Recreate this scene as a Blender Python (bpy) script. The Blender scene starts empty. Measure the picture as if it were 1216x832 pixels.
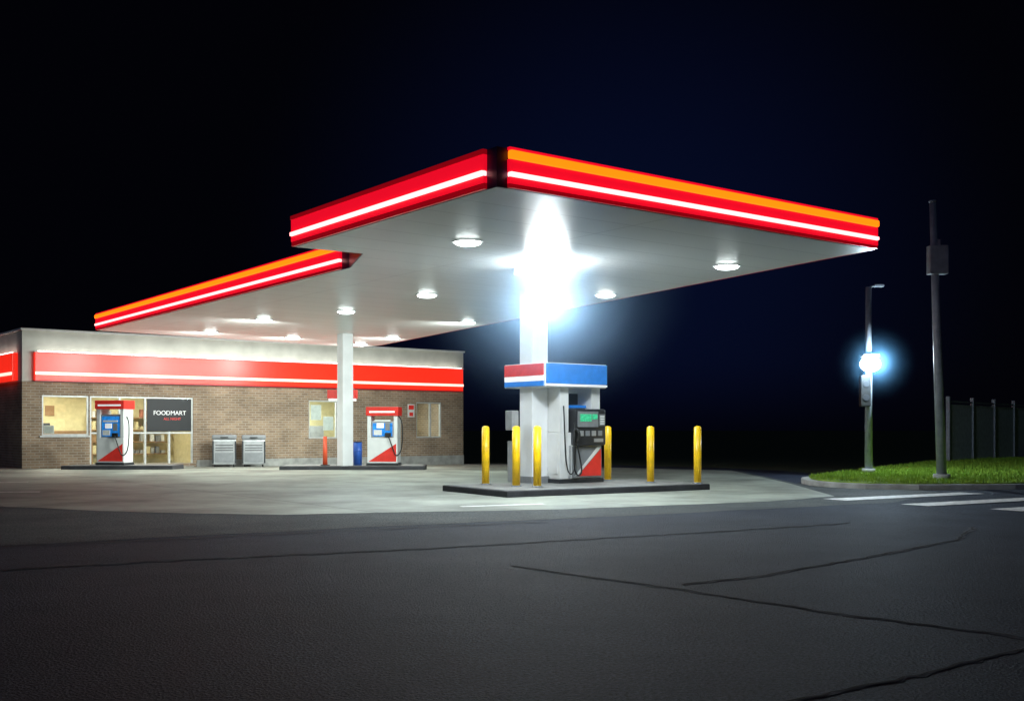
import bpy, bmesh, math, random
from mathutils import Vector, Matrix
random.seed(7)
S = bpy.context.scene
COL = S.collection
S.view_settings.view_transform = 'Standard'
S.view_settings.look = 'None'
S.view_settings.exposure = 0

# ------------------------------------------------------------ materials
def new_mat(name):
    m = bpy.data.materials.new(name); m.use_nodes = True
    nt = m.node_tree
    return m, nt, nt.nodes, nt.links, nt.nodes['Principled BSDF']

def mat(name, col, rough=0.5, metal=0.0, var=0.12, scale=6.0, bump=0.0, emis=None, es=0.0, bscale=60):
    m, nt, N, L, P = new_mat(name)
    tc = N.new('ShaderNodeTexCoord')
    no = N.new('ShaderNodeTexNoise'); no.inputs['Scale'].default_value = scale; no.inputs['Detail'].default_value = 6
    L.new(tc.outputs['Object'], no.inputs['Vector'])
    mr = N.new('ShaderNodeMapRange'); mr.inputs[1].default_value = 0.3; mr.inputs[2].default_value = 0.7
    mr.inputs[3].default_value = 1 - var; mr.inputs[4].default_value = 1 + var
    L.new(no.outputs['Fac'], mr.inputs[0])
    vm = N.new('ShaderNodeVectorMath'); vm.operation = 'SCALE'
    vm.inputs[0].default_value = col
    L.new(mr.outputs[0], vm.inputs['Scale'])
    L.new(vm.outputs[0], P.inputs['Base Color'])
    P.inputs['Roughness'].default_value = rough
    P.inputs['Metallic'].default_value = metal
    if bump > 0:
        n2 = N.new('ShaderNodeTexNoise'); n2.inputs['Scale'].default_value = bscale; n2.inputs['Detail'].default_value = 4
        L.new(tc.outputs['Object'], n2.inputs['Vector'])
        b = N.new('ShaderNodeBump'); b.inputs['Strength'].default_value = bump; b.inputs['Distance'].default_value = 0.02
        L.new(n2.outputs['Fac'], b.inputs['Height']); L.new(b.outputs[0], P.inputs['Normal'])
    if emis:
        P.inputs['Emission Color'].default_value = (*emis, 1)
        P.inputs['Emission Strength'].default_value = es
    return m

M = {}
M['white'] = mat('white_paint', (0.78, 0.79, 0.78), 0.35, var=0.06, scale=3)
M['white_pole'] = mat('column_paint', (0.76, 0.77, 0.78), 0.45, var=0.07, scale=2, bump=0.05)
M['grey'] = mat('grey_plastic', (0.22, 0.23, 0.24), 0.45)
M['dark'] = mat('dark_plastic', (0.03, 0.032, 0.036), 0.35)
M['black'] = mat('black_rubber', (0.012, 0.012, 0.012), 0.5)
M['navy'] = mat('navy_metal', (0.02, 0.026, 0.085), 0.4)
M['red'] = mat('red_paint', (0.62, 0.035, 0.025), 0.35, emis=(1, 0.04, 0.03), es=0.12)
M['redlit'] = mat('red_acrylic', (0.6, 0.01, 0.02), 0.4, emis=(1.0, 0.004, 0.024), es=0.8, var=.2, scale=1.5)
M['reddeep'] = mat('deep_red_acrylic', (0.25, 0.004, 0.012), 0.3, emis=(1.0, 0.004, 0.02), es=0.22)
M['redsign'] = mat('store_sign_acrylic', (0.7, 0.03, 0.012), 0.3, emis=(1.0, 0.026, 0.012), es=0.9)
M['orange'] = mat('orange_neon', (0.8, 0.2, 0.02), 0.3, emis=(1.0, 0.17, 0.003), es=1.9)
M['pink'] = mat('white_red_neon', (0.9, 0.6, 0.6), 0.3, emis=(1.0, 0.33, 0.32), es=3.2)
M['pink2'] = mat('store_neon', (0.9, 0.6, 0.5), 0.3, emis=(1.0, 0.42, 0.33), es=2.4)
M['blue'] = mat('blue_paint', (0.03, 0.2, 0.62), 0.35, emis=(0.02, 0.22, 0.8), es=0.2)
M['bluescr'] = mat('blue_screen', (0.03, 0.2, 0.6), 0.2, emis=(0.02, 0.3, 0.9), es=0.35, var=0.6, scale=9)
M['green'] = mat('green_display', (0.05, 0.4, 0.2), 0.2, emis=(0.1, 0.9, 0.45), es=0.3, var=0.5, scale=25)
M['yellow'] = mat('yellow_paint', (0.9, 0.56, 0.01), 0.35, var=0.14, scale=7, emis=(1, .5, .0), es=.06)  # faint emission lifts the bollards above the light they receive
M['steel'] = mat('galvanised_steel', (0.3, 0.32, 0.35), 0.5, 0.2, var=0.2, scale=8)
M['polegrey'] = mat('pole_paint', (0.22, 0.24, 0.28), 0.5, 0.0, var=0.2)
M['fence'] = mat('fence_slats', (0.55, 0.58, 0.62), 0.6, 0.0, var=0.2)
M['silver'] = mat('silver_metal', (0.4, 0.41, 0.42), 0.38, 0.3, var=0.12)
M['kerb'] = mat('kerb_concrete', (0.36, 0.36, 0.34), 0.8, var=0.25, scale=3, bump=0.3)
M['kerbdark'] = mat('island_edge_paint', (0.035, 0.035, 0.04), 0.6, var=0.35, scale=3, bump=0.3)
M['slab'] = mat('island_slab', (0.2, 0.2, 0.19), 0.7, var=0.35, scale=2, bump=0.3)
M['parapet'] = mat('parapet_render', (0.6, 0.59, 0.53), 0.75, var=0.14, scale=1.2, bump=0.15)
M['lamp'] = mat('lamp_diffuser', (1, 1, 1), 0.3, emis=(0.9, 1.0, 0.98), es=24, var=0)
M['caplight'] = mat('sign_cap_light', (1, 1, 1), 0.3, emis=(1.0, 0.97, 0.88), es=5.0, var=0)  # added glowing strips that brighten the parapet
M['flood'] = mat('flood_globe', (1, 1, 1), 0.3, emis=(0.8, 0.92, 1.0), es=45, var=0)
M['street'] = mat('street_lamp_glass', (1, 1, 1), 0.3, emis=(0.7, 0.9, 1.0), es=40, var=0)
M['interior'] = mat('interior_wall', (0.66, 0.56, 0.32), 0.8, var=0.1)
M['floor'] = mat('interior_floor', (0.35, 0.32, 0.27), 0.4)
M['frame'] = mat('window_frame', (0.6, 0.61, 0.6), 0.35, 0.2)
M['board'] = mat('black_board', (0.008, 0.009, 0.012), 0.5)
M['txt'] = mat('sign_lettering', (0.85, 0.85, 0.85), 0.5, emis=(1, 1, 1), es=0.35)
M['txtred'] = mat('sign_lettering_red', (0.7, 0.05, 0.04), 0.5, emis=(1, .1, .08), es=0.35)
M['paint'] = mat('road_paint', (0.75, 0.75, 0.73), 0.6, var=0.35, scale=7, bump=0.2)
M['crack'] = mat('crack_sealant', (0.005, 0.005, 0.007), 0.9)
M['crackrim'] = mat('crack_worn_edge', (0.075, 0.082, 0.1), 0.85, var=.5, scale=9, bump=.4)
M['paper'] = mat('poster_paper', (0.75, 0.75, 0.72), 0.6)
M['wood'] = mat('shelf_wood', (0.3, 0.17, 0.08), 0.6)
M['goods'] = mat('packaging', (0.35, 0.12, 0.07), 0.6, var=.6, scale=3)
M['barrel'] = mat('blue_barrel_plastic', (0.02, 0.1, 0.45), 0.4)
M['orangepost'] = mat('orange_post_plastic', (0.75, 0.09, 0.03), 0.4)

def glass_mat():
    m, nt, N, L, P = new_mat('window_glass')
    out = N['Material Output']
    tr = N.new('ShaderNodeBsdfTransparent'); tr.inputs[0].default_value = (0.85, 0.9, 0.88, 1)
    gl = N.new('ShaderNodeBsdfGlossy'); gl.inputs['Roughness'].default_value = 0.03
    fr = N.new('ShaderNodeFresnel'); fr.inputs[0].default_value = 1.5
    mx = N.new('ShaderNodeMixShader')
    L.new(fr.outputs[0], mx.inputs[0]); L.new(tr.outputs[0], mx.inputs[1]); L.new(gl.outputs[0], mx.inputs[2])
    L.new(mx.outputs[0], out.inputs['Surface'])
    return m
M['glass'] = glass_mat()

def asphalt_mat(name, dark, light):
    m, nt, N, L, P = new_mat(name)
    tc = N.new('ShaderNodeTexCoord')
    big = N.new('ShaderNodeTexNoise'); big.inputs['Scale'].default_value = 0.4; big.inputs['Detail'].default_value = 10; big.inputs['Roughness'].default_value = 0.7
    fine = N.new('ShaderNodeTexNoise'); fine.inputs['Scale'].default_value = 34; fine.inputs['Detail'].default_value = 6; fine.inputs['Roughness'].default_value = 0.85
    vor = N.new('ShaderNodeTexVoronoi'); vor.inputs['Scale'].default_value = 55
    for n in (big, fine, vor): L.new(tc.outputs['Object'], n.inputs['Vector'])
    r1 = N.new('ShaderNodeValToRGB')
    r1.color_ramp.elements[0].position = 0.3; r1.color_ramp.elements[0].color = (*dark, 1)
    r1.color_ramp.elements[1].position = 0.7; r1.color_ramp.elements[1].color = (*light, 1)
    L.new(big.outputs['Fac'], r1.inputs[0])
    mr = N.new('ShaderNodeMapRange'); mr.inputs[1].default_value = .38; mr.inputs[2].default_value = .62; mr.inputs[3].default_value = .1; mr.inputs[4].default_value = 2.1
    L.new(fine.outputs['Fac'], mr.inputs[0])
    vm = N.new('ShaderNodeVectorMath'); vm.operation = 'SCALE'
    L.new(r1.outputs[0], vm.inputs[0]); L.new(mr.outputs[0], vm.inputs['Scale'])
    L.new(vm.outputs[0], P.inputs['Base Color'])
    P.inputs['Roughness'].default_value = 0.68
    P.inputs['Specular IOR Level'].default_value = 0.3
    ad = N.new('ShaderNodeMath'); ad.operation = 'ADD'
    L.new(fine.outputs['Fac'], ad.inputs[0]); L.new(vor.outputs['Distance'], ad.inputs[1])
    b = N.new('ShaderNodeBump'); b.inputs['Strength'].default_value = 1.0; b.inputs['Distance'].default_value = 0.025
    L.new(ad.outputs[0], b.inputs['Height']); L.new(b.outputs[0], P.inputs['Normal'])
    return m
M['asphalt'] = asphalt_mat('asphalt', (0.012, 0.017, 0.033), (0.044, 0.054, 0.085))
M['apron'] = asphalt_mat('worn_asphalt', (0.045, 0.052, 0.056), (0.12, 0.13, 0.125))  # mid tone paints the fading canopy light into the ground colour

def concrete_mat():
    m, nt, N, L, P = new_mat('forecourt_concrete')
    tc = N.new('ShaderNodeTexCoord')
    mp = N.new('ShaderNodeMapping'); mp.inputs['Rotation'].default_value = (0, 0, math.radians(-37.3))
    L.new(tc.outputs['Object'], mp.inputs['Vector'])
    br = N.new('ShaderNodeTexBrick'); br.offset = 0.0
    br.inputs['Color1'].default_value = (0.32, 0.34, 0.285, 1); br.inputs['Color2'].default_value = (0.26, 0.28, 0.24, 1)
    br.inputs['Mortar'].default_value = (0.10, 0.10, 0.09, 1)
    br.inputs['Scale'].default_value = 1; br.inputs['Mortar Size'].default_value = 0.018
    br.inputs['Brick Width'].default_value = 4.6; br.inputs['Row Height'].default_value = 4.6
    L.new(mp.outputs[0], br.inputs['Vector'])
    big = N.new('ShaderNodeTexNoise'); big.inputs['Scale'].default_value = 0.45; big.inputs['Detail'].default_value = 9; big.inputs['Roughness'].default_value = 0.68
    fine = N.new('ShaderNodeTexNoise'); fine.inputs['Scale'].default_value = 30; fine.inputs['Detail'].default_value = 5
    L.new(tc.outputs['Object'], big.inputs['Vector']); L.new(tc.outputs['Object'], fine.inputs['Vector'])
    mr = N.new('ShaderNodeMapRange'); mr.inputs[1].default_value = .32; mr.inputs[2].default_value = .68; mr.inputs[3].default_value = .4; mr.inputs[4].default_value = 1.3
    L.new(big.outputs['Fac'], mr.inputs[0])
    vm = N.new('ShaderNodeVectorMath'); vm.operation = 'SCALE'
    L.new(br.outputs['Color'], vm.inputs[0]); L.new(mr.outputs[0], vm.inputs['Scale'])
    L.new(vm.outputs[0], P.inputs['Base Color'])
    P.inputs['Roughness'].default_value = 0.55
    b = N.new('ShaderNodeBump'); b.inputs['Strength'].default_value = 0.35; b.inputs['Distance'].default_value = 0.01
    L.new(fine.outputs['Fac'], b.inputs['Height']); L.new(b.outputs[0], P.inputs['Normal'])
    return m
M['concrete'] = concrete_mat()

def brick_mat():
    m, nt, N, L, P = new_mat('tan_brick')
    tc = N.new('ShaderNodeTexCoord')
    sp = N.new('ShaderNodeSeparateXYZ'); cb = N.new('ShaderNodeCombineXYZ')
    ad = N.new('ShaderNodeMath'); ad.operation = 'ADD'
    L.new(tc.outputs['Object'], sp.inputs[0])
    L.new(sp.outputs[0], ad.inputs[0]); L.new(sp.outputs[1], ad.inputs[1])
    L.new(ad.outputs[0], cb.inputs[0]); L.new(sp.outputs[2], cb.inputs[1])
    br = N.new('ShaderNodeTexBrick')
    br.inputs['Color1'].default_value = (0.36, 0.25, 0.16, 1); br.inputs['Color2'].default_value = (0.25, 0.17, 0.11, 1)
    br.inputs['Mortar'].default_value = (0.40, 0.35, 0.29, 1)
    br.inputs['Scale'].default_value = 1; br.inputs['Mortar Size'].default_value = 0.012
    br.inputs['Brick Width'].default_value = 0.30; br.inputs['Row Height'].default_value = 0.10
    L.new(cb.outputs[0], br.inputs['Vector'])
    no = N.new('ShaderNodeTexNoise'); no.inputs['Scale'].default_value = 1.1; no.inputs['Detail'].default_value = 7
    L.new(cb.outputs[0], no.inputs['Vector'])
    mr = N.new('ShaderNodeMapRange'); mr.inputs[1].default_value = .3; mr.inputs[2].default_value = .7; mr.inputs[3].default_value = .75; mr.inputs[4].default_value = 1.2
    L.new(no.outputs['Fac'], mr.inputs[0])
    vm = N.new('ShaderNodeVectorMath'); vm.operation = 'SCALE'
    L.new(br.outputs['Color'], vm.inputs[0]); L.new(mr.outputs[0], vm.inputs['Scale'])
    L.new(vm.outputs[0], P.inputs['Base Color'])
    P.inputs['Roughness'].default_value = 0.85
    b = N.new('ShaderNodeBump'); b.inputs['Strength'].default_value = 0.5; b.inputs['Distance'].default_value = 0.01; b.invert = True
    L.new(br.outputs['Fac'], b.inputs['Height']); L.new(b.outputs[0], P.inputs['Normal'])
    return m
M['brick'] = brick_mat()

def ceiling_mat():
    m, nt, N, L, P = new_mat('canopy_soffit_panels')
    tc = N.new('ShaderNodeTexCoord')
    mp = N.new('ShaderNodeMapping'); mp.inputs['Rotation'].default_value = (0, 0, math.radians(-37.3))
    L.new(tc.outputs['Object'], mp.inputs['Vector'])
    br = N.new('ShaderNodeTexBrick'); br.offset = 0.0
    br.inputs['Color1'].default_value = (0.76, 0.77, 0.76, 1); br.inputs['Color2'].default_value = (0.73, 0.74, 0.73, 1)
    br.inputs['Mortar'].default_value = (0.5, 0.5, 0.5, 1)
    br.inputs['Scale'].default_value = 1; br.inputs['Mortar Size'].default_value = 0.01
    br.inputs['Brick Width'].default_value = 6.0; br.inputs['Row Height'].default_value = 0.9
    L.new(mp.outputs[0], br.inputs['Vector'])
    L.new(br.outputs['Color'], P.inputs['Base Color'])
    P.inputs['Roughness'].default_value = 0.33
    P.inputs['Specular IOR Level'].default_value = 0.16
    return m
M['ceil'] = ceiling_mat()

def grass_mat(name, a, b_):
    m, nt, N, L, P = new_mat(name)
    tc = N.new('ShaderNodeTexCoord')
    no = N.new('ShaderNodeTexNoise'); no.inputs['Scale'].default_value = 2.2; no.inputs['Detail'].default_value = 9; no.inputs['Roughness'].default_value = .7
    L.new(tc.outputs['Object'], no.inputs['Vector'])
    r = N.new('ShaderNodeValToRGB')
    r.color_ramp.elements[0].position = .35; r.color_ramp.elements[0].color = (*a, 1)
    r.color_ramp.elements[1].position = .68; r.color_ramp.elements[1].color = (*b_, 1)
    L.new(no.outputs['Fac'], r.inputs[0]); L.new(r.outputs[0], P.inputs['Base Color'])
    P.inputs['Roughness'].default_value = .8
    return m
M['ground'] = grass_mat('rough_ground', (0.02, 0.03, 0.01), (0.05, 0.075, 0.02))
M['grass'] = grass_mat('lawn_grass', (0.11, 0.22, 0.012), (0.28, 0.42, 0.03))

# ------------------------------------------------------------ helpers
def empty(name, loc=(0, 0, 0), rz=0.0):
    e = bpy.data.objects.new(name, None); COL.objects.link(e)
    e.location = loc; e.rotation_euler = (0, 0, rz); e.empty_display_size = 0.3
    return e

def obj_from_bm(name, bm, m, parent=None, loc=(0, 0, 0), rot=(0, 0, 0), smooth=False):
    me = bpy.data.meshes.new(name); bm.to_mesh(me); bm.free()
    if smooth:
        for p in me.polygons: p.use_smooth = True
    if m is not None: me.materials.append(m)
    o = bpy.data.objects.new(name, me); COL.objects.link(o)
    o.location = loc; o.rotation_euler = rot
    if parent: o.parent = parent
    return o

def box(name, parent, lo, hi, m, bevel=0.0, rz=0.0):
    c = [(a + b) / 2 for a, b in zip(lo, hi)]; s = [abs(b - a) for a, b in zip(lo, hi)]
    bm = bmesh.new(); bmesh.ops.create_cube(bm, size=1)
    bmesh.ops.scale(bm, vec=s, verts=bm.verts)
    if bevel > 0:
        bmesh.ops.bevel(bm, geom=bm.edges[:] , offset=bevel, segments=2, affect='EDGES', profile=0.6)
    return obj_from_bm(name, bm, m, parent, c, (0, 0, rz))

def cyl(name, parent, loc, r, h, m, seg=24, r2=None, smooth=True, rot=(0, 0, 0)):
    bm = bmesh.new()
    bmesh.ops.create_cone(bm, cap_ends=True, segments=seg, radius1=r, radius2=r if r2 is None else r2, depth=h)
    o = obj_from_bm(name, bm, m, parent, loc, rot)
    if smooth:
        for p in o.data.polygons:
            p.use_smooth = len(p.vertices) == 4
    return o

def ball(name, parent, loc, r, m, sc=(1, 1, 1)):
    bm = bmesh.new(); bmesh.ops.create_uvsphere(bm, u_segments=28, v_segments=14, radius=r)
    bmesh.ops.scale(bm, vec=sc, verts=bm.verts)
    return obj_from_bm(name, bm, m, parent, loc, smooth=True)

def poly(name, parent, pts, m):
    bm = bmesh.new(); bm.faces.new([bm.verts.new(p) for p in pts])
    return obj_from_bm(name, bm, m, parent)

def tube(name, parent, pts, r, m):
    cu = bpy.data.curves.new(name, 'CURVE'); cu.dimensions = '3D'; cu.bevel_depth = r; cu.bevel_resolution = 3
    sp = cu.splines.new('NURBS'); sp.points.add(len(pts) - 1)
    for i, p in enumerate(pts): sp.points[i].co = (*p, 1)
    sp.use_endpoint_u = True; sp.order_u = 3
    cu.materials.append(m)
    o = bpy.data.objects.new(name, cu); COL.objects.link(o); o.parent = parent
    return o

def gz(y):   # ground falls gently away behind the forecourt
    if y <= 36: return 0.0
    if y <= 150: return -0.02 * (y - 36)
    return -0.02 * 114

def sheet(name, pts, off, m):
    bm = bmesh.new(); bm.faces.new([bm.verts.new((x, y, 0)) for x, y in pts])
    for yy in (36, 150):
        bmesh.ops.bisect_plane(bm, geom=bm.verts[:] + bm.edges[:] + bm.faces[:], plane_co=(0, yy, 0), plane_no=(0, 1, 0))
    for f in bm.faces:
        f.normal_update()
        if f.normal.z < 0: f.normal_flip()
    for v in bm.verts: v.co.z = gz(v.co.y) + off
    return obj_from_bm(name, bm, m)

def ragged(pts, n0, n1, amp, step=.35):
    out = []
    for i, p in enumerate(pts):
        out.append(p)
        if n0 <= i < n1:
            a = Vector(p); b = Vector(pts[i + 1]); k = int((b - a).length / step)
            d = (b - a).normalized(); nn = Vector((-d.y, d.x)); w = 0
            for j in range(1, k):
                w = w * .7 + random.uniform(-amp, amp); q = a.lerp(b, j / k) + nn * w
                out.append((q.x, q.y))
    return out

def extrude_poly(name, pts, z0, z1, m, parent=None, bevel=0.0):
    bm = bmesh.new(); f = bm.faces.new([bm.verts.new((x, y, z0)) for x, y in pts])
    f.normal_update()
    if f.normal.z > 0: f.normal_flip()
    ret = bmesh.ops.extrude_face_region(bm, geom=[f])
    vs = [g for g in ret['geom'] if isinstance(g, bmesh.types.BMVert)]
    bmesh.ops.translate(bm, vec=(0, 0, z1 - z0), verts=vs)
    bmesh.ops.recalc_face_normals(bm, faces=bm.faces)
    if bevel:
        es = [e for e in bm.edges if abs(e.verts[0].co.z - z1) < 1e-5 and abs(e.verts[1].co.z - z1) < 1e-5]
        bmesh.ops.bevel(bm, geom=es, offset=bevel, segments=2, affect='EDGES')
    return obj_from_bm(name, bm, m, parent)

def glow_mist(name, parent, loc, r, dens, col, power=2.5):
    """pocket of night mist around a lamp, thinning out smoothly with distance"""
    o = ball(name, parent, loc, r, None)
    m = bpy.data.materials.new(name); m.use_nodes = True; nt = m.node_tree; nt.nodes.clear(); N = nt.nodes; L = nt.links
    out = N.new('ShaderNodeOutputMaterial'); v = N.new('ShaderNodeVolumeScatter')
    v.inputs['Color'].default_value = (*col, 1)
    tc = N.new('ShaderNodeTexCoord'); ln = N.new('ShaderNodeVectorMath'); ln.operation = 'LENGTH'
    L.new(tc.outputs['Object'], ln.inputs[0])
    mr = N.new('ShaderNodeMapRange'); mr.inputs[1].default_value = 0; mr.inputs[2].default_value = r * .97; mr.inputs[3].default_value = 1; mr.inputs[4].default_value = 0
    L.new(ln.outputs['Value'], mr.inputs[0])
    pw = N.new('ShaderNodeMath'); pw.operation = 'POWER'; pw.inputs[1].default_value = power
    L.new(mr.outputs[0], pw.inputs[0])
    ml = N.new('ShaderNodeMath'); ml.operation = 'MULTIPLY'; ml.inputs[1].default_value = dens
    L.new(pw.outputs[0], ml.inputs[0]); L.new(ml.outputs[0], v.inputs['Density'])
    L.new(v.outputs[0], out.inputs['Volume']); o.data.materials.append(m)
    return o

# ------------------------------------------------------------ ground sheets
sheet('ground', [(-900, -200), (900, -200), (900, 1500), (-900, 1500)], -0.004, M['ground'])
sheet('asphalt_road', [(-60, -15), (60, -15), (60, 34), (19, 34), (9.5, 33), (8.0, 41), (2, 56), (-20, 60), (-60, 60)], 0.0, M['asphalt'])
sheet('worn_apron', ragged([(-40, -3.5), (-6.2, 13.0), (-0.6, 16.2), (7.2, 20.6), (9.4, 24.0), (7.2, 27.5), (7.4, 36), (3.0, 44), (-1.0, 56), (-40, 58)], 0, 3, .05), 0.004, M['apron'])  # added sheet: steps light falloff between lit concrete and dark asphalt
sheet('concrete_forecourt', ragged([(-40, 19.0), (-13.5, 21.0), (-9.0, 19.4), (-6.2, 18.2), (-3.7, 17.6), (-0.7, 18.4), (1.6, 19.2), (4.5, 20.6), (6.6, 22.4), (7.0, 27.5), (7.2, 36), (2.8, 44), (-1.2, 56), (-40, 58)], 0, 8, .07), 0.008, M['concrete'])

def strip(name, pts, w, off, m, jit=0.03, step=0.25, parent=None, rim=0.0, rim_m=None):
    out = []
    for (a, b) in zip(pts[:-1], pts[1:]):
        a = Vector(a); b = Vector(b); n = max(2, int((b - a).length / step))
        for i in range(n): out.append(a.lerp(b, i / n))
    out.append(Vector(pts[-1]))
    cen = []
    for i, p in enumerate(out):
        d = (out[min(i + 1, len(out) - 1)] - out[max(i - 1, 0)]).normalized(); nrm = Vector((-d.y, d.x))
        cen.append((p + nrm * random.uniform(-jit, jit), nrm))
    for nm, ww0, oo, mm in ((name, w, off, m), (name + '_edge', rim, off - .003, rim_m)):
        if mm is None: continue
        bm = bmesh.new(); prev = None
        for q, nrm in cen:
            ww = ww0 * random.uniform(0.45, 1.4)
            v1 = bm.verts.new((q.x + nrm.x * ww / 2, q.y + nrm.y * ww / 2, oo)); v2 = bm.verts.new((q.x - nrm.x * ww / 2, q.y - nrm.y * ww / 2, oo))
            if prev: bm.faces.new([prev[0], prev[1], v2, v1])
            prev = (v1, v2)
        bmesh.ops.recalc_face_normals(bm, faces=bm.faces)
        obj_from_bm(nm, bm, mm, parent)
cr = empty('pavement_cracks')
CK = dict(parent=cr, rim_m=M['crackrim'])
strip('crack_1', [(0.0, 11.1), (0.7, 10.3), (1.6, 9.33), (2.4, 8.3), (3.42, 7.3), (4.6, 6.5)], 0.028, 0.007, M['crack'], step=.12, jit=.025, rim=.075, **CK)
strip('crack_2', [(1.5, 9.8), (2.4, 10.4), (4.0, 12.0), (5.5, 13.6), (6.5, 15.4)], 0.03, 0.0085, M['crack'], step=.15, jit=.03, rim=.09, **CK)
strip('crack_3', [(1.35, 5.55), (2.3, 6.2), (3.5, 7.15), (6.5, 9.3)], 0.02, 0.007, M['crack'], step=.1, jit=.02, rim=.055, **CK)
strip('crack_4', [(-9, 11.5), (-5, 13.3), (-2.5, 14.7), (0.5, 16.3)], 0.06, 0.0125, M['crack'], jit=0.02, parent=cr)
strip('crack_5', [(-6, 10.2), (-3.5, 11.6), (-1, 12.7), (2.5, 14.6), (5, 16.1)], 0.03, 0.0088, M['crack'], jit=0.04, step=.15, rim=.09, **CK)

# crosswalk
cw = empty('crosswalk')
R = Vector((0.856, 0.517)); Rn = Vector((0.517, -0.856))
for i, st in enumerate([(6.1, 21.5), (7.1, 20.0), (8.2, 18.8)]):
    p = Vector(st); ln = 4.2
    a = p; b = p + R * ln; c = b + Rn * 0.6; d = a + Rn * 0.6
    poly('stripe_%d' % (i + 1), cw, [(a.x, a.y, 0.014), (d.x, d.y, 0.014), (c.x, c.y, 0.014), (b.x, b.y, 0.014)], M['paint'])
pm = empty('parking_markings')
for i, (a, b) in enumerate([((-16.5, 27.5), (-12.5, 28.3)), ((-13.6, 23.2), (-10.3, 23.9)), ((-0.9, 19.4), (0.6, 20.1))]):
    a = Vector(a); b = Vector(b); d = (b - a).normalized(); n = Vector((-d.y, d.x)) * 0.09
    poly('line_%d' % (i + 1), pm, [(a.x - n.x, a.y - n.y, .0125), (b.x - n.x, b.y - n.y, .0125), (b.x + n.x, b.y + n.y, .0125), (a.x + n.x, a.y + n.y, .0125)], M['paint'])

# grass verge with kerb
verge = empty('grass_verge')
vp = [(7.55, 28.6), (7.3, 27.6), (7.25, 26.7), (7.5, 25.8), (8.1, 25.1), (9.2, 24.75), (11.5, 25.0), (16, 26.5), (30, 32), (46, 39), (46, 62), (19, 46.5), (12.5, 36.5)]
extrude_poly('kerb', vp, -0.6, 0.12, M['kerb'], verge, bevel=0.02)
def inset(pts, d):
    out = []
    n = len(pts)
    for i in range(n):
        p0 = Vector(pts[i - 1]); p1 = Vector(pts[i]); p2 = Vector(pts[(i + 1) % n])
        a = (p1 - p0).normalized(); b = (p2 - p1).normalized(); t = (a + b).normalized()
        nn = Vector((-t.y, t.x)); out.append((p1.x + nn.x * d, p1.y + nn.y * d))
    return out
gp = inset(vp, 0.2)
extrude_poly('turf', gp, -0.5, 0.15, M['grass'], verge, bevel=0.03)
def inside(x, y, pts):
    c = False; n = len(pts); j = n - 1
    for i in range(n):
        xi, yi = pts[i]; xj, yj = pts[j]
        if (yi > y) != (yj > y) and x < (xj - xi) * (y - yi) / (yj - yi) + xi: c = not c
        j = i
    return c
vs, fs = [], []
cnt = 0
while cnt < 46000:
    x = random.uniform(7, 24); y = 24.7 + (random.random() ** 1.4) * 21
    if not inside(x, y, gp): continue
    cnt += 1
    a = random.uniform(0, 6.283); h = random.uniform(0.03, 0.1); w = random.uniform(0.008, 0.016)
    dx, dy = math.cos(a) * w, math.sin(a) * w; lx, ly = random.uniform(-.05, .05), random.uniform(-.05, .05)
    k = len(vs); vs += [(x - dx, y - dy, .145), (x + dx, y + dy, .145), (x + lx, y + ly, .15 + h)]; fs.append((k, k + 1, k + 2))
me = bpy.data.meshes.new('grass_blades'); me.from_pydata(vs, [], fs); me.materials.append(M['grass'])
o = bpy.data.objects.new('grass_blades', me); COL.objects.link(o); o.parent = verge

# ------------------------------------------------------------ canopy
can = empty('station_canopy')
A = (-0.2, 14.5); B = (6.5, 19.6); C = (-5.15, 42.4); H = (-6.1, 43.3); D = (-13.6, 35.9); E = (-3.25, 21.85); F = (-2.75, 20.1); G = (-3.85, 19.35)
CP = [A, B, C, H, D, E, F, G]
ZB, ZT = 4.6, 5.13
extrude_poly('canopy_body', CP, ZB, ZT, M['navy'], can)
cp_in = inset(CP, 0.02)
bm = bmesh.new(); f = bm.faces.new([bm.verts.new((x, y, ZB - 0.006)) for x, y in cp_in]); f.normal_update()
if f.normal.z > 0: f.normal_flip()
bmesh.ops.triangulate(bm, faces=bm.faces)
obj_from_bm('soffit', bm, M['ceil'], can)

def fascia(tag, p, q, s0, s1, orange=True):
    p = Vector(p); q = Vector(q); d = (q - p).normalized(); L_ = (q - p).length
    ang = math.atan2(d.y, d.x)
    e = bpy.data.objects.new('fascia_' + tag, None); COL.objects.link(e); e.parent = can
    e.location = (p.x, p.y, 0); e.rotation_euler = (0, 0, ang)
    x0, x1 = s0, L_ - s1
    def b(nm, z0, z1, t0, t1, m, bev=0.0): return box(nm, e, (x0, -t1, z0), (x1, -t0, z1), m, bev)
    if orange:
        b('lower_trim', 4.60, 4.655, 0.003, 0.05, M['reddeep'])
        b('red_lower', 4.657, 4.743, 0.003, 0.06, M['redlit'])
        b('neon_line', 4.745, 4.81, 0.003, 0.095, M['pink'], 0.02)
        b('red_mid', 4.812, 4.978, 0.003, 0.06, M['redlit'])
        b('orange_band', 4.98, 5.1, 0.003, 0.1, M['orange'], 0.03)
        b('top_trim', 5.102, 5.14, 0.003, 0.06, M['redlit'])
    else:
        b('lower_trim', 4.60, 4.68, 0.003, 0.05, M['reddeep'])
        b('red_lower', 4.682, 4.773, 0.003, 0.06, M['redlit'])
        b('neon_line', 4.775, 4.845, 0.003, 0.095, M['pink'], 0.02)
        b('red_mid', 4.847, 5.06, 0.003, 0.06, M['redlit'])
        b('top_trim', 5.062, 5.13, 0.003, 0.075, M['reddeep'])
fascia('right', A, B, 0.17, 0.0, True)
fascia('back', B, C, 0.05, 0.0, False)
fascia('rear', H, D, 0.05, 0.05, False)
fascia('store_side', D, E, 0.0, 0.3, True)
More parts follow.
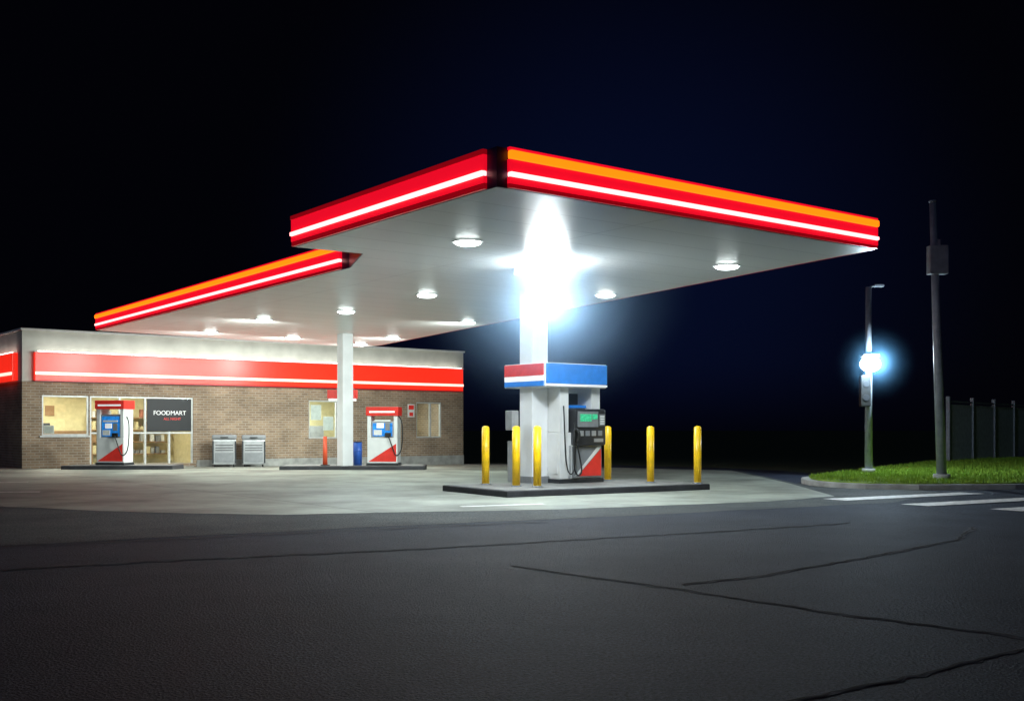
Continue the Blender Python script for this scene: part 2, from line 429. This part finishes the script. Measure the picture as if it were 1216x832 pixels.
fascia('left', G, A, 0.0, 0.22, False)

lights = [(-0.76, 18.74), (-2.04, 26.2), (-4.53, 29.9), (-7.3, 32.2), (-10.0, 36.3), (-7.7, 38.5), (-4.2, 38.6), (-1.34, 33.0), (2.24, 26.2), (4.23, 21.55), (-5.75, 41.6)]
def add_lamp(name, kind, loc, energy, color, parent=None, size=0.3, rot=(0, 0, 0)):
    ld = bpy.data.lights.new(name, kind); ld.energy = energy; ld.color = color
    if kind == 'AREA': ld.shape = 'DISK'; ld.size = size
    elif kind == 'POINT': ld.shadow_soft_size = size
    lo = bpy.data.objects.new(name, ld); COL.objects.link(lo); lo.location = loc; lo.rotation_euler = rot
    if parent: lo.parent = parent
    return lo
tilt = Vector((-.615 * .62, .789 * .62, -.78)).to_track_quat('-Z', 'Y').to_euler()
for i, (x, y) in enumerate(lights):
    near_store = y > 31
    cyl('downlight_rim_%d' % i, can, (x, y, 4.58), 0.27, 0.02, M['white'], 32)
    ball('downlight_lens_%d' % i, can, (x, y, 4.572), 0.23, M['lamp'], (1, 1, .25))
    add_lamp('downlight_%d' % i, 'AREA', (x, y, 4.4 if near_store else 4.505), 250 if near_store else 130, (0.9, 1.0, 0.95) if near_store else (.84, .96, 1), can, 0.3, tilt if near_store else (0, 0, 0))
cyl('flood_mount', can, (0.685, 21.2, 4.57), 0.36, 0.05, M['white'], 32)
ball('flood_globe', can, (0.685, 21.2, 4.42), 0.42, M['flood'], (1, 1, .85))
add_lamp('flood_lamp', 'AREA', (0.685, 21.2, 4.04), 230, (0.74, 0.87, 1.0), can, 0.5)
add_lamp('flood_glow', 'POINT', (0.665, 20.65, 4.25), 70, (0.66, 0.83, 1.0), can, 0.2)
glow_mist('flood_mist', can, (0.675, 21.0, 4.35), 3.2, 0.5, (.42, .68, 1), 3)  # added volume that gives the flood lamp its halo
cyl('small_sensor', can, (0.12, 21.9, 4.52), 0.1, 0.14, M['white'], 20)
a37 = math.radians(37.3)
box('column_front', can, (0.5 - .23, 25.19 - .23, 0.12), (0.5 + .23, 25.19 + .23, 4.594), M['white_pole'], 0.012, a37)
box('column_front_base', can, (0.5 - .27, 25.19 - .27, 0.13), (0.5 + .27, 25.19 + .27, 0.3), M['grey'], 0.012, a37)
box('column_rear', can, (-5.67 - .2, 37.2 - .2, 0.12), (-5.67 + .2, 37.2 + .2, 4.594), M['white_pole'], 0.012, a37)
box('column_sign_red', can, (-5.85 - .52, 37.75, 2.42), (-5.85 + .5, 37.95, 2.72), M['red'], 0.01)
box('column_sign_white', can, (-5.85 - .48, 37.76, 2.33), (-5.85 + .46, 37.94, 2.417), M['txt'], 0.005)
box('column_sign_bracket', can, (-5.7, 37.4, 2.5), (-5.6, 37.748, 2.58), M['steel'])

# ------------------------------------------------------------ islands
def island(name, loc, rz, L_, W_, h=0.14):
    e = empty(name, loc, rz)
    box('edge', e, (0, 0, -0.3), (L_, W_, h), M['kerbdark'], 0.03)
    box('slab', e, (0.07, 0.07, 0.02), (L_ - 0.07, W_ - 0.07, h + 0.006), M['slab'], 0.01)
    return e
island('pump_island', (-0.1, 21.95, 0), math.atan2(.527, .85), 5.4, 2.75)
island('pump_island', (-15.5, 37.6, -0.03), math.radians(2), 3.8, 1.5)
island('pump_island', (-7.85, 36.9, -0.02), math.radians(2), 4.9, 1.6)

# ------------------------------------------------------------ bollards
for x, y in [(-.587, 24.4), (0.09, 23.6), (0.54, 23.35), (2.3, 26.3), (3.2, 25.3), (4.22, 24.9)]:
    e = empty('safety_bollard', (x, y, 0.14))
    cyl('post', e, (0, 0, 0.63), 0.085, 1.26, M['yellow'], 28)
    ball('cap', e, (0, 0, 1.26), .085, M['yellow'], (1, 1, .6))
    cyl('foot', e, (0, 0, 0.015), 0.12, 0.03, M['grey'], 28)

# ------------------------------------------------------------ main fuel pump
p = empty('fuel_pump', (0.73, 24.3, 0), math.atan2(.606, .796))
box('plinth', p, (0.56, 0.16, 0.14), (1.9, 1.14, 0.24), M['dark'], 0.01)
box('cabinet', p, (0.6, 0.2, 0.24), (1.86, 1.1, 1.3), M['white'], 0.015)
box('side_pillar', p, (0.6, 0.2, 1.302), (0.86, 1.1, 2.318), M['white'], 0.012)
box('far_pillar', p, (1.6, 0.25, 1.302), (1.86, 1.1, 2.318), M['white'], 0.012)
box('side_panel', p, (0.585, .28, .35), (.597, 1.02, 1.25), M['white'], .004)
box('upper_core', p, (0.88, 0.45, 1.302), (1.58, 0.95, 1.86), M['grey'], 0.01)
box('upper_tray', p, (0.88, 0.42, 1.87), (1.58, 0.95, 1.93), M['blue'], 0.005)
box('upper_unit', p, (1.0, 0.5, 1.94), (1.4, 0.9, 2.2), M['dark'], 0.02)
box('trim', p, (0.86, 0.17, 0.26), (0.9, 0.197, 1.0), M['silver'])
box('console', p, (0.93, 0.06, 1.0), (1.88, 0.44, 1.84), M['dark'], 0.05)
box('console_bezel', p, (1.0, 0.035, 1.42), (1.62, 0.058, 1.78), M['grey'], 0.008)
box('price_display', p, (1.06, 0.02, 1.55), (1.4, 0.033, 1.72), M['green'], 0.003)
box('price_display_small', p, (1.43, 0.02, 1.6), (1.58, 0.033, 1.72), M['green'], 0.003)
box('keypad', p, (1.66, 0.035, 1.45), (1.82, 0.058, 1.72), M['grey'], 0.006)
for i in range(4):
    for j in range(3):
        box('key_%d_%d' % (i, j), p, (1.675 + j * .045, 0.025, 1.48 + i * .055), (1.71 + j * .045, 0.034, 1.52 + i * .055), M['white'])
for i in range(4):
    box('grade_button_%d' % i, p, (1.05 + i * .19, 0.045, 1.22), (1.18 + i * .19, 0.059, 1.34), [M['silver'], M['grey'], M['silver'], M['grey']][i], 0.004)
box('card_slot', p, (1.5, 0.045, 1.08), (1.78, 0.059, 1.16), M['silver'], 0.004)
box('lower_door', p, (0.95, 0.17, 0.27), (1.84, 0.197, 0.98), M['grey'], 0.006)
poly('red_diagonal', p, [(1.1, 0.163, 0.3), (1.82, 0.163, 0.3), (1.82, 0.163, 0.93)], M['red'])
poly('white_wedge', p, [(1.0, 0.163, 0.3), (1.08, 0.163, 0.3), (1.82, 0.163, 0.95), (1.82, 0.163, 0.97), (1.7, 0.163, 0.97)], M['white'])
box('topper_core', p, (0.0, 0.0, 2.32), (1.83, 1.48, 2.86), M['white'], 0.012)
box('topper_blue_face', p, (0.03, -0.03, 2.4), (1.83, -0.002, 2.845), M['blue'], 0.006)
box('topper_blue_line', p, (0.03, -0.036, 2.345), (1.83, -0.002, 2.385), M['txt'])
box('topper_red_face', p, (-0.03, 0.03, 2.58), (-0.002, 1.46, 2.845), M['red'], 0.006)
box('topper_white_face', p, (-0.026, 0.03, 2.46), (-0.002, 1.46, 2.572), M['txt'])
box('topper_red_line', p, (-0.03, 0.03, 2.345), (-0.002, 1.46, 2.452), M['blue'])
tube('hose_1', p, [(0.93, 0.1, 1.5), (0.86, -0.02, 1.55), (0.78, -0.08, 1.2), (0.76, -0.1, 0.7), (0.8, -0.08, 0.42), (0.95, -0.04, 0.3), (1.1, 0.0, 0.4), (1.05, 0.03, 0.75), (1.0, 0.08, 1.05)], 0.018, M['black'])
tube('hose_2', p, [(0.7, 0.19, 1.9), (0.64, 0.1, 1.7), (0.62, 0.05, 1.1), (0.66, 0.04, 0.5), (0.78, 0.04, 0.32), (0.92, 0.05, 0.45), (0.95, 0.08, 0.9), (0.97, 0.07, 1.15)], 0.016, M['black'])
tube('nozzle', p, [(0.93, 0.04, 1.38), (0.97, -0.02, 1.34), (0.99, -0.03, 1.2), (0.96, 0.0, 1.08)], 0.035, M['black'])
box('island_waste_unit', p, (0.05, 1.15, 0.146), (0.35, 1.45, 1.1), M['silver'], 0.02)
box('paper_dispenser', p, (-0.2, 0.95, 1.35), (0.0, 1.2, 1.8), M['silver'], 0.02)

# ------------------------------------------------------------ small pumps
def small_pump(loc, rz, h=2.1):
    e = empty('fuel_pump', loc, rz)
    w = 0.52; d = 0.6
    box('plinth', e, (-w - .03, -.03, 0), (w + .03, d + .03, .09), M['dark'], .01)
    box('lower_cabinet', e, (-w, 0, .09), (w, d, .95), M['white'], .015)
    box('left_post', e, (-w, 0, .952), (-w + .13, d, h - .3), M['white'], .01)
    box('right_post', e, (w - .13, 0, .952), (w, d, h - .3), M['white'], .01)
    box('display_head', e, (-w + .135, .05, .952), (w - .135, d - .05, h - .48), M['silver'], .02)
    box('blue_panel', e, (-w + .18, .03, 1.0), (w - .18, .048, h - .55), M['bluescr'], .004)
    box('screen', e, (-.2, .012, 1.28), (.05, .028, 1.45), M['txt'])
    box('price_strip', e, (-.28, .012, 1.5), (.28, .028, 1.56), M['paper'])
    box('keypad', e, (.1, .012, 1.2), (.26, .028, 1.45), M['grey'])
    box('notice', e, (-.3, .012, 1.04), (-.02, .028, 1.22), M['paper'])
    box('nozzle_holder', e, (.1, -.06, .98), (.3, .028, 1.12), M['black'], .01)
    box('topper', e, (-w - .04, -.05, h - .298), (w + .04, d + .05, h), M['red'], .015)
    box('topper_line', e, (-w + .08, -.062, h - .2), (w - .08, -.052, h - .14), M['txt'])
    poly('red_diagonal', e, [(-w + .04, -.006, .14), (w - .04, -.006, .14), (w - .04, -.006, .75)], M['red'])
    tube('hose', e, [(w - .02, .2, 1.7), (w + .14, .1, 1.6), (w + .18, .05, 1.0), (w + .12, .05, .45), (w - .05, -.04, .3), (w - .15, -.06, .6), (.22, -.08, 1.02)], .02, M['black'])
    return e
small_pump((-13.95, 38.0, 0.11), math.radians(-12), 2.25)
small_pump((-4.42, 37.3, 0.12), math.radians(-5), 2.0)

e = empty('plastic_barrel', (-5.3, 37.6, 0.12))
cyl('body', e, (0, 0, .4), .15, .8, M['barrel'], 24); cyl('rib', e, (0, 0, .5), .158, .04, M['barrel'], 24); cyl('lid', e, (0, 0, .81), .155, .03, M['dark'], 24)
e = empty('marker_post', (-6.35, 37.2, 0.12))
cyl('post', e, (0, 0, .5), .085, 1.0, M['orangepost'], 20, r2=.06); cyl('base', e, (0, 0, .02), .16, .04, M['black'], 20)

# ------------------------------------------------------------ store building
RB = math.atan2(.615, .789)
b = empty('convenience_store', (-17.9, 40.0, 0), RB)
LEN, DEP = 19.75, 9.0
ops = [(0.69, 2.38, 1.12, 2.62), (2.42, 6.46, 0.0, 2.62), (11.6, 13.0, 0.95, 2.6), (17.1, 18.5, 0.95, 2.6)]
def wall(name, x0, x1, z0, z1, openings, m, parent, rot=0, loc=(0, 0, 0), th=.25):
    xs = sorted(set([x0, x1] + [v for o in openings for v in o[:2]])); zs = sorted(set([z0, z1] + [v for o in openings for v in o[2:]]))
    bm = bmesh.new(); V = {}
    def v(x, z):
        if (x, z) not in V: V[(x, z)] = bm.verts.new((x, 0, z))
        return V[(x, z)]
    for a, a2 in zip(xs[:-1], xs[1:]):
        for c, c2 in zip(zs[:-1], zs[1:]):
            mx, mz = (a + a2) / 2, (c + c2) / 2
            if any(o[0] < mx < o[1] and o[2] < mz < o[3] for o in openings): continue
            bm.faces.new([v(a, c), v(a2, c), v(a2, c2), v(a, c2)])
    bmesh.ops.recalc_face_normals(bm, faces=bm.faces)
    for f in bm.faces:
        if f.normal.y > 0: f.normal_flip()
    ret = bmesh.ops.extrude_face_region(bm, geom=bm.faces[:])
    vv = [g for g in ret['geom'] if isinstance(g, bmesh.types.BMVert)]
    bmesh.ops.translate(bm, vec=(0, th, 0), verts=vv)
    bmesh.ops.recalc_face_normals(bm, faces=bm.faces)
    return obj_from_bm(name, bm, m, parent, loc, (0, 0, rot))
wall('front_wall', 0, LEN, -0.7, 3.12, ops, M['brick'], b)
wall('front_parapet', 0, LEN, 3.122, 4.98, [], M['parapet'], b)
wall('side_wall', 0, DEP, -0.7, 3.12, [(1.5, 3.4, 1.1, 2.6)], M['brick'], b, rot=-math.pi / 2, loc=(0.0, DEP + .25, 0))
wall('side_parapet', 0, DEP, 3.122, 4.98, [], M['parapet'], b, rot=-math.pi / 2, loc=(0.0, DEP + .25, 0))
box('right_wall', b, (LEN - .25, .252, -.7), (LEN, DEP, 3.12), M['brick'])
box('right_parapet', b, (LEN - .25, .252, 3.122), (LEN, DEP, 4.98), M['parapet'])
box('rear_wall', b, (.252, DEP, -.7), (LEN - .252, DEP + .25, 4.98), M['brick'])
box('roof', b, (.255, .255, 4.5), (LEN - .255, DEP - .005, 4.6), M['grey'])
box('coping_front', b, (-.06, -.06, 4.982), (LEN + .06, .3, 5.06), M['white'], .01)
box('coping_side', b, (-.06, .302, 4.982), (.3, DEP + .3, 5.06), M['white'], .01)
box('base_course', b, (6.6, -.05, -.6), (LEN, -.003, .12), M['kerb'])
def band(tag, x0, x1):
    box('band_box_' + tag, b, (x0, -.2, 3.16), (x1, -.003, 4.18), M['redsign'], .01)
    box('band_cap_' + tag, b, (x0 - .02, -.24, 4.182), (x1 + .02, -.003, 4.21), M['white'])
    box('band_cap_light_' + tag, b, (x0 + .1, -.21, 4.212), (x1 - .1, -.14, 4.235), M['caplight'])  # added upward strip, washes the parapet above the sign
    box('band_neon_' + tag, b, (x0, -.25, 3.36), (x1, -.203, 3.47), M['pink2'], .012)
    box('band_under_' + tag, b, (x0, -.22, 3.125), (x1, -.003, 3.158), M['reddeep'])
band('a', .4, 13.3); band('b', 13.55, 19.6)
box('side_band', b, (-.2, .6, 3.16), (-.003, 8.5, 4.18), M['redsign'], .01)
box('side_band_neon', b, (-.25, .6, 3.36), (-.203, 8.5, 3.47), M['pink2'], .012)
box('side_cap_light', b, (-.19, .7, 4.182), (-.13, 8.4, 4.2), M['caplight'])  # same added wash for the side parapet
def window(tag, x0, x1, z0, z1, mull=(), gl=True):
    t = .06
    box(tag + '_frame_top', b, (x0, .04, z1 - t), (x1, .14, z1), M['frame']); box(tag + '_frame_bot', b, (x0, .04, z0), (x1, .14, z0 + t), M['frame'])
    box(tag + '_frame_l', b, (x0, .038, z0 + t), (x0 + t, .142, z1 - t), M['frame']); box(tag + '_frame_r', b, (x1 - t, .038, z0 + t), (x1, .142, z1 - t), M['frame'])
    for i, mx in enumerate(mull): box(tag + '_mullion_%d' % i, b, (mx - .035, .036, z0 + t), (mx + .035, .144, z1 - t), M['frame'])
    if gl: poly(tag + '_glass', b, [(x0 + t, .09, z0 + t), (x1 - t, .09, z0 + t), (x1 - t, .09, z1 - t), (x0 + t, .09, z1 - t)], M['glass'])
window('window_left', .69, 2.38, 1.12, 2.62)
box('window_left_sill', b, (.6, -.06, 1.06), (2.4, .03, 1.117), M['frame'])
window('entrance', 2.42, 6.46, -.12, 2.62, (3.55, 4.54, 5.5))
box('entrance_transom', b, (2.48, .03, 1.18), (6.4, .146, 1.24), M['frame'])
window('window_mid', 11.6, 13.0, .95, 2.6)
window('window_right', 17.1, 18.5, .95, 2.6, (17.9,))
box('threshold', b, (2.42, -.1, -.7), (6.46, .25, -.121), M['kerb'])
box('dark_board', b, (4.6, .0, 1.27), (6.38, .028, 2.55), M['board'])
def text(name, s, loc, size, m, parent):
    cu = bpy.data.curves.new(name, 'FONT'); cu.body = s; cu.size = size; cu.extrude = .004; cu.align_x = 'CENTER'
    cu.materials.append(m); o = bpy.data.objects.new(name, cu); COL.objects.link(o); o.parent = parent
    o.location = loc; o.rotation_euler = (math.pi / 2, 0, 0)
text('lettering_main', 'FOODMART', (5.5, -.01, 1.92), .24, M['txt'], b)
text('lettering_small', 'ALL NIGHT', (5.6, -.01, 1.72), .14, M['txtred'], b)
box('floor_slab', b, (.252, .252, -.12), (LEN - .252, DEP - .002, -.06), M['floor'])
box('inner_back_wall', b, (.26, 3.6, -.06), (LEN - .26, 3.7, 3.0), M['interior'])
box('inner_ceiling', b, (.26, .26, 3.0), (LEN - .26, 3.7, 3.06), M['parapet'])
box('partition_1', b, (7.0, .26, -.06), (7.1, 3.598, 2.998), M['interior'])
box('partition_2', b, (10.6, .26, -.06), (10.7, 3.598, 2.998), M['parapet'])
box('partition_3', b, (15, .26, -.06), (15.1, 3.598, 2.998), M['parapet'])
for i, (x, en) in enumerate([(1.5, 110), (4.6, 70), (12.2, 190), (17.6, 70)]):
    box('ceiling_panel_%d' % i, b, (x - .5, 1.6, 2.96), (x + .5, 2.0, 2.985), M['lamp'])
    add_lamp('interior_light_%d' % i, 'AREA', (x, 1.8, 2.94), en, (1.0, .93, .72) if i < 2 else (.9, 1, .95), b, .5)
box('counter', b, (.8, 2.2, -.06), (3.2, 2.7, 1.3), M['wood'], .02)
GC = [M['wood'], M['paper'], M['grey'], M['silver'], M['interior'], M['interior'], M['goods'], M['grey']]
for i in range(4):
    box('shelf_%d' % i, b, (3.4, 3.2, .3 + i * .5), (6.6, 3.58, .34 + i * .5), M['wood'])
    for j in range(14):
        x = 3.5 + j * .22
        if random.random() < .2: continue
        box('goods_%d_%d' % (i, j), b, (x, 3.25, .342 + i * .5), (x + random.uniform(.1, .19), 3.45, .342 + i * .5 + random.uniform(.12, .36)), random.choice(GC))
box('inside_poster_1', b, (.9, 3.56, 1.6), (1.5, 3.59, 2.2), M['paper']); box('inside_poster_2', b, (1.75, 3.56, 1.9), (2.1, 3.59, 2.3), M['wood'])
box('register', b, (1.2, 2.3, 1.3), (1.6, 2.6, 1.6), M['dark'], .02)
box('window_poster', b, (.78, .1, 1.2), (1.15, .11, 1.5), M['paper'])
box('window_poster_2', b, (11.75, .1, 1.75), (12.25, .11, 2.4), M['paper']); box('window_poster_3', b, (12.35, .1, 1.3), (12.85, .11, 1.9), M['paper'])
box('mid_shelf', b, (11.4, 2.4, -.06), (13.6, 2.8, 1.5), M['silver'])
box('wall_notice', b, (16.62, -.03, 1.9), (16.98, -.003, 2.5), M['paper']); box('wall_notice_red', b, (16.66, -.038, 2.25), (16.94, -.032, 2.45), M['red']); box('wall_notice_red2', b, (16.7, -.038, 1.95), (16.9, -.032, 2.12), M['red'])
box('wall_pack_box', b, (15.2, -.12, 1.2), (15.5, -.003, 1.7), M['grey'], .01)

# ------------------------------------------------------------ two outdoor bins by the wall
for sx in (7.35, 8.6):
    q = Matrix.Rotation(RB, 4, 'Z') @ Vector((sx, -1.0, 0)); X = q.x - 17.9; Y = q.y + 40
    e = empty('outdoor_bin', (X, Y, gz(Y)), math.radians(14))
    w = .46
    box('body', e, (-w, -.35, .1), (w, .35, 1.1), M['silver'], .06)
    box('lid', e, (-w - .02, -.38, 1.102), (w + .02, .37, 1.3), M['grey'], .07)
    box('lid_handle', e, (-.15, -.42, 1.17), (.15, -.383, 1.21), M['dark'], .01)
    for i in range(3): box('louvre_%d' % i, e, (-w + .12, -.362, .66 + i * .1), (w - .12, -.352, .69 + i * .1), M['dark'])
    box('door_panel', e, (-w + .1, -.366, .2), (w - .1, -.352, .58), M['grey'], .004)
    box('rib_l', e, (-w + .0, -.37, .16), (-w + .06, -.352, 1.04), M['dark']); box('rib_r', e, (w - .06, -.37, .16), (w, -.352, 1.04), M['dark'])
    for dx in (-.36, .36):
        for dy in (-.26, .26): cyl('wheel', e, (dx, dy, .06), .06, .05, M['black'], 16, rot=(0, math.pi / 2, 0))

# ------------------------------------------------------------ poles
e = empty('utility_pole', (10.5, 26.75, 0.15))
cyl('shaft', e, (-0.11, 0, 3.38), .12, 6.76, M['polegrey'], 20, r2=.08, rot=(0, math.radians(-1.9), 0))
cyl('footing', e, (0, 0, .06), .2, .14, M['kerb'], 20)
box('equipment_box', e, (-.33, -.13, 5.0), (.12, .13, 5.7), M['polegrey'], .02)
box('equipment_bracket', e, (-.2, -.05, 5.7), (-.05, .05, 5.85), M['steel'])
cyl('cap', e, (-.225, 0, 6.78), .09, .05, M['polegrey'], 20)
e = empty('street_lamp', (10.0, 30.7, 0.15))
cyl('shaft', e, (0, 0, 2.6), .11, 5.2, M['polegrey'], 20, r2=.08)
cyl('footing', e, (0, 0, .06), .18, .12, M['kerb'], 20)
tube('arm', e, [(0, 0, 5.15), (.05, 0, 5.24), (.3, 0, 5.25)], .03, M['polegrey'])
box('arm_head', e, (.15, -.07, 5.2), (.42, .07, 5.28), M['polegrey'], .02)
box('lamp_housing', e, (-.26, -.3, 3.22), (.22, -.05, 3.3), M['polegrey'], .02)
ball('lamp_globe', e, (-.02, -.2, 3.03), .24, M['street'], (1.15, 1, .9))
add_lamp('lamp_light', 'POINT', (0, -.75, 3.05), 560, (.66, .86, 1.0), e, .08)
glow_mist('lamp_mist', e, (0, -.55, 3.03), 1.25, 0.2, (.25, .6, 1), 3)  # added volume for the glow around the street lamp
box('signal_box', e, (-.28, -.22, 1.85), (-.0, .0, 2.72), M['black'], .03)
for i in range(2): cyl('signal_lens_%d' % i, e, (-.14, -.225, 2.1 + i * .38), .09, .03, M['dark'], 20, rot=(math.pi / 2, 0, 0))

# ------------------------------------------------------------ fence
fe = empty('slatted_fence', (16.5, 41.4, 0), math.atan2(8.6, 7.1))
for i in range(12):
    x = i * 2.9
    y_w = 41.4 + .77 * x; g = gz(y_w)
    box('post_%d' % i, fe, (x - .07, -.07, g - .3), (x + .07, .07, 2.6), M['steel'], .01)
bm = bmesh.new()
x = .1
while x < 31:
    if abs((x + .05) % 2.9) > .12:
        r = bmesh.ops.create_cube(bm, size=1)['verts']
        bmesh.ops.scale(bm, vec=(.097, .02, 2.5), verts=r); bmesh.ops.translate(bm, vec=(x, 0, 1.05), verts=r)
    x += .105
obj_from_bm('slats', bm, M['fence'], fe)
box('top_rail', fe, (-.05, -.03, 2.38), (31, .03, 2.44), M['steel'])

# ------------------------------------------------------------ world
w = bpy.data.worlds.new('World'); S.world = w; w.use_nodes = True
nt = w.node_tree; N = nt.nodes; L = nt.links; N.clear()
out = N.new('ShaderNodeOutputWorld')
sky = N.new('ShaderNodeTexSky'); sky.sky_type = 'NISHITA'; sky.sun_disc = False
sky.sun_elevation = math.radians(-6); sky.sun_rotation = math.radians(25)
bg1 = N.new('ShaderNodeBackground'); bg1.inputs['Strength'].default_value = 0.003
L.new(sky.outputs[0], bg1.inputs[0])
tc = N.new('ShaderNodeTexCoord')
ds = N.new('ShaderNodeVectorMath'); ds.operation = 'DISTANCE'; ds.inputs[1].default_value = Vector((.1, 1, .14)).normalized()
L.new(tc.outputs['Generated'], ds.inputs[0])
mr = N.new('ShaderNodeMapRange'); mr.interpolation_type = 'SMOOTHSTEP'; mr.inputs[1].default_value = 0.02; mr.inputs[2].default_value = .36; mr.inputs[3].default_value = 1; mr.inputs[4].default_value = 0
L.new(ds.outputs['Value'], mr.inputs[0])
sp = N.new('ShaderNodeSeparateXYZ'); L.new(tc.outputs['Generated'], sp.inputs[0])
el = N.new('ShaderNodeMapRange'); el.interpolation_type = 'SMOOTHSTEP'; el.inputs[1].default_value = -0.03; el.inputs[2].default_value = .07; el.inputs[3].default_value = .0; el.inputs[4].default_value = 1
L.new(sp.outputs[2], el.inputs[0])
mu = N.new('ShaderNodeMath'); mu.operation = 'MULTIPLY'; L.new(mr.outputs[0], mu.inputs[0]); L.new(el.outputs[0], mu.inputs[1])
mx = N.new('ShaderNodeMix'); mx.data_type = 'RGBA'
mx.inputs[6].default_value = (.0006, .0007, .0018, 1); mx.inputs[7].default_value = (.0015, .0034, .017, 1)
L.new(mu.outputs[0], mx.inputs[0])
bg2 = N.new('ShaderNodeBackground'); L.new(mx.outputs[2], bg2.inputs[0])
ad = N.new('ShaderNodeAddShader'); L.new(bg1.outputs[0], ad.inputs[0]); L.new(bg2.outputs[0], ad.inputs[1]); L.new(ad.outputs[0], out.inputs['Surface'])
fill_lamp = add_lamp('moon', 'SUN', (0, 0, 30), 0.14, (.42, .6, 1.0)); fill_lamp.rotation_euler = (math.radians(50), 0, math.radians(-35)); fill_lamp.data.angle = math.radians(.5)  # added fill lamp, lifts and blues the dark foreground; no moon in view

# ------------------------------------------------------------ camera
cd = bpy.data.cameras.new('camera'); cam = bpy.data.objects.new('camera', cd); COL.objects.link(cam)
cam.location = (0, 0, 1.4); cam.rotation_euler = (math.pi / 2, 0, 0)
cd.sensor_width = 36; cd.lens = 38.49; cd.shift_y = 0.0757; cd.clip_end = 3000
S.camera = cam
